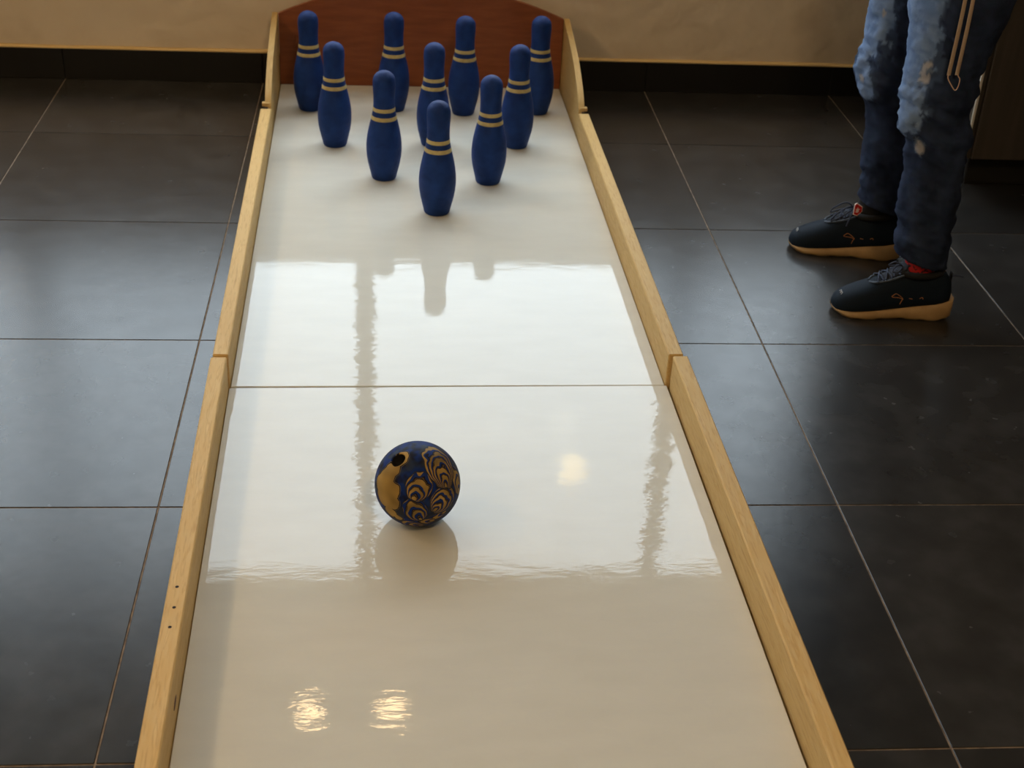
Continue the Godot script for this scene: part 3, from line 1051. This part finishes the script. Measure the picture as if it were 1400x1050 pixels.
	part("collar", tube(coll, 0.0075, 10), mat(Color(0.03, 0.04, 0.06), 0.9), root)
	var tg := []
	for q in [[0.62, 0.080, 0.020], [0.54, 0.094, 0.022], [0.47, 0.108, 0.023], [0.42, 0.120, 0.022], [0.395, 0.131, 0.017]]:
		var ring := []
		for j in 12:
			var a := TAU * j / 12
			ring.append(Vector3(q[0] * len + 0.003 * sin(a), q[1] + 0.004 * sin(a) - 0.006 * cos(a) * cos(a), 0.005 + q[2] * cos(a)))
		tg.append(ring)
	part("tongue", loft(tg), mat(Color(0.10, 0.13, 0.19), 0.85), root)
	# eyestay edges and crossed laces
	for s in [-1.0, 1.0]:
		part("eyestay", tube(smooth_path([Vector3(0.70 * len, 0.0735, 0.005 + 0.005 * s), Vector3(0.66 * len, 0.078, 0.005 + 0.017 * s), Vector3(0.55 * len, 0.088, 0.005 + 0.0235 * s), Vector3(0.43 * len, 0.104, 0.005 + 0.025 * s)], 5), 0.0028), trim_m, root)
	var st := begin()
	for i in 4:
		var a: float = lerpf(0.645, 0.45, i / 3.0)
		var ya := lerpf(0.0815, 0.1055, i / 3.0)
		for s in [-1.0, 1.0]:
			add_tube(st, smooth_path([Vector3(a * len, ya, 0.005 + 0.022 * s), Vector3((a - 0.02) * len, ya + 0.010, 0.005), Vector3((a - 0.045) * len, ya + 0.006, 0.005 - 0.023 * s)], 5), 0.0021, 6)
	st.generate_normals()
	part("lacing", st.commit(), lace_m, root)
	var bow_pts := []
	if far:
		bow_pts = [[Vector3(0.46, 0.117, 0.003), Vector3(0.52, 0.122, -0.012), Vector3(0.60, 0.108, -0.020), Vector3(0.655, 0.090, -0.024), Vector3(0.62, 0.092, -0.026), Vector3(0.53, 0.108, -0.022), Vector3(0.46, 0.117, -0.002)],
			[Vector3(0.46, 0.117, 0.003), Vector3(0.53, 0.127, 0.004), Vector3(0.62, 0.112, 0.008), Vector3(0.66, 0.096, 0.01), Vector3(0.58, 0.104, 0.012), Vector3(0.46, 0.117, 0.006)],
			[Vector3(0.46, 0.117, 0.0), Vector3(0.475, 0.112, -0.022), Vector3(0.50, 0.096, -0.032), Vector3(0.515, 0.082, -0.037)]]
	else:
		bow_pts = [[Vector3(0.44, 0.116, 0.003), Vector3(0.50, 0.122, -0.010), Vector3(0.545, 0.112, -0.020), Vector3(0.50, 0.110, -0.022), Vector3(0.44, 0.116, -0.002)],
			[Vector3(0.44, 0.116, 0.003), Vector3(0.50, 0.120, 0.012), Vector3(0.54, 0.108, 0.018), Vector3(0.44, 0.116, 0.005)],
			[Vector3(0.03, 0.108, -0.020), Vector3(-0.01, 0.110, -0.022), Vector3(-0.055, 0.108, -0.026)]]
	for q in bow_pts:
		var pts := []
		for p in q:
			pts.append(Vector3(p.x * len, p.y, p.z))
		part("lace_end", tube(smooth_path(pts, 5), 0.0019, 6), lace_m, root)
	# side marks: outlined loop and short dashes
	var side := func(t: float, y: float) -> Vector3:
		var w := 0.036
		for i in range(fine.size() - 1):
			if t <= fine[i + 1][0]:
				var f: Array = fine[i]
				var u := clampf((y - f[3]) / (f[2] - f[3]), 0.0, 0.98)
				w = f[1] * pow(cos(asin(pow(u, 1.0 / 0.72))), 0.85)
				break
		return Vector3(t * len, y, 0.006 * sin(PI * t) - w - 0.0004)
	for q in [[[0.52, 0.055], [0.49, 0.061], [0.46, 0.058], [0.42, 0.049], [0.46, 0.052], [0.51, 0.053], [0.52, 0.055]], [[0.34, 0.050], [0.37, 0.051]], [[0.28, 0.052], [0.26, 0.055], [0.25, 0.051]], [[0.44, 0.036], [0.43, 0.045], [0.42, 0.049]]]:
		var pts := []
		for p in q:
			pts.append(side.call(p[0], p[1]))
		part("side_mark", tube(smooth_path(pts, 4), 0.0009, 5), orange, root)
	# toe print: two small pale arches
	for k in 2:
		var pts := []
		for i in 7:
			var a := PI * i / 6.0
			pts.append(Vector3((0.945 - 0.014 * sin(a)) * len, 0.0485 + 0.004 * sin(a), -0.016 + 0.009 * k + 0.004 * cos(a)))
		part("toe_print", tube(pts, 0.0009, 5), mat(Color(0.70, 0.72, 0.74), 0.6), root)
	part("pull_tab", box(Vector3(0.004, 0.024, 0.014), 0.001), mat(Color(0.03, 0.035, 0.05), 0.9), root, Vector3(0.004, 0.094, 0.003))
	if far:
		# red badge with a pale border and a pale leaping shape at the top of the tongue
		var b := part("badge", slab(PackedVector2Array([Vector2(-0.010, -0.013), Vector2(0.0, -0.017), Vector2(0.012, -0.006), Vector2(0.011, 0.007), Vector2(-0.004, 0.017), Vector2(-0.010, 0.014)]), 0.002, func(u, w, z): return Vector3(u, w, z)), mat(Color(0.88, 0.80, 0.78), 0.6), root, Vector3(0.442 * len, 0.128, -0.034))
		b.rotation.y = PI + 0.35
		var inner := part("field", slab(PackedVector2Array([Vector2(-0.0085, -0.011), Vector2(0.0, -0.0145), Vector2(0.0102, -0.005), Vector2(0.0093, 0.0058), Vector2(-0.0035, 0.0145), Vector2(-0.0085, 0.012)]), 0.001, func(u, w, z): return Vector3(u, w, z + 0.0018)), mat(Color(0.72, 0.05, 0.06), 0.6), b)
		inner.position = Vector3.ZERO
		part("emblem", slab(PackedVector2Array([Vector2(-0.006, -0.006), Vector2(-0.001, -0.008), Vector2(0.003, -0.005), Vector2(0.002, -0.001), Vector2(0.0055, 0.002), Vector2(0.001, 0.002), Vector2(-0.001, 0.007), Vector2(-0.003, 0.002), Vector2(-0.0062, 0.001), Vector2(-0.004, -0.002)]), 0.001, func(u, w, z): return Vector3(u, w, z + 0.0026)), mat(Color(0.88, 0.80, 0.78), 0.6), b)

# ------------------------------------------------------------------ lamps of the room and added fill lights
func downlight(at: Vector3, r: float, energy: float, shine: float, cone: float, label: String, group: String) -> void:
	var o := thing("downlight", label, "ceiling light", at, group)
	var warm := Color(1.0, 0.84, 0.62)
	part("rim", lathe([Vector2(r + 0.015, 0.0), Vector2(r + 0.014, -0.006), Vector2(r, -0.008), Vector2(r - 0.002, -0.004), Vector2(r - 0.002, 0.0)], 32), mat(Color(0.85, 0.84, 0.82), 0.5), o)
	part("lamp_face", lathe([Vector2(0.001, -0.005), Vector2(r - 0.003, -0.005), Vector2(r - 0.003, -0.001)], 32), glow(warm, shine), o)
	var l := SpotLight3D.new()
	l.name = "lamp"
	l.light_color = warm
	l.light_energy = energy
	l.light_size = r
	l.spot_angle = cone
	l.spot_angle_attenuation = 0.5
	l.spot_range = 12.0
	l.spot_attenuation = 2.0
	l.shadow_enabled = true
	l.position = Vector3(0, -0.02, 0)
	l.rotation.x = -PI / 2
	o.add_child(l)

func lamps() -> void:
	for q in [[0.09, "small twin downlight above the backboard, farther from the person"], [0.41, "small twin downlight above the backboard, nearer the person"]]:
		downlight(Vector3(q[0], CEIL_Y, -2.69), 0.058, 0.12, 30.0, 40.0, q[1], "twin downlights by the window")
	for q in [[-2.0, -0.9, 2.0, "added round fill light near the window, on the side away from the person"], [-1.9, 0.4, 1.5, "round ceiling light over the floor tiles beside the ball's lane section"], [-1.6, 2.2, 2.0, "added round fill light deep in the room, away from the person"], [0.9, 1.4, 3.2, "added round fill light deep in the room, over the lane's end"]]:  # all but the one beside the ball are added fill for wall and lane
		downlight(Vector3(q[0], CEIL_Y, q[1]), 0.16, q[2], 4.0, 80.0, q[3], "downlights over the room")
	# small pendant before the window
	var o := thing("pendant_lamp", "small glowing globe pendant lamp hanging before the window", "lamp", Vector3(1.06, 1.455, WALL_Z + 0.06))
	part("cord", tube([Vector3(0, 0.05, 0), Vector3(0, CEIL_Y - 1.455, 0)], 0.001), mat(Color(0.2, 0.2, 0.2)), o)
	var g := []
	for i in 17:
		var a := -PI / 2 + PI * i / 16.0
		g.append(Vector2(0.048 * cos(a) + 0.0003, 0.052 * sin(a)))
	part("lamp_globe", lathe(g, 24), glow(Color(1.0, 0.96, 0.86), 9.0), o)
	var l := OmniLight3D.new()
	l.name = "lamp"
	l.light_color = Color(1.0, 0.9, 0.75)
	l.light_energy = 0.05
	l.light_size = 0.045
	l.omni_range = 12.0
	l.omni_attenuation = 2.0
	l.shadow_enabled = true
	o.add_child(l)
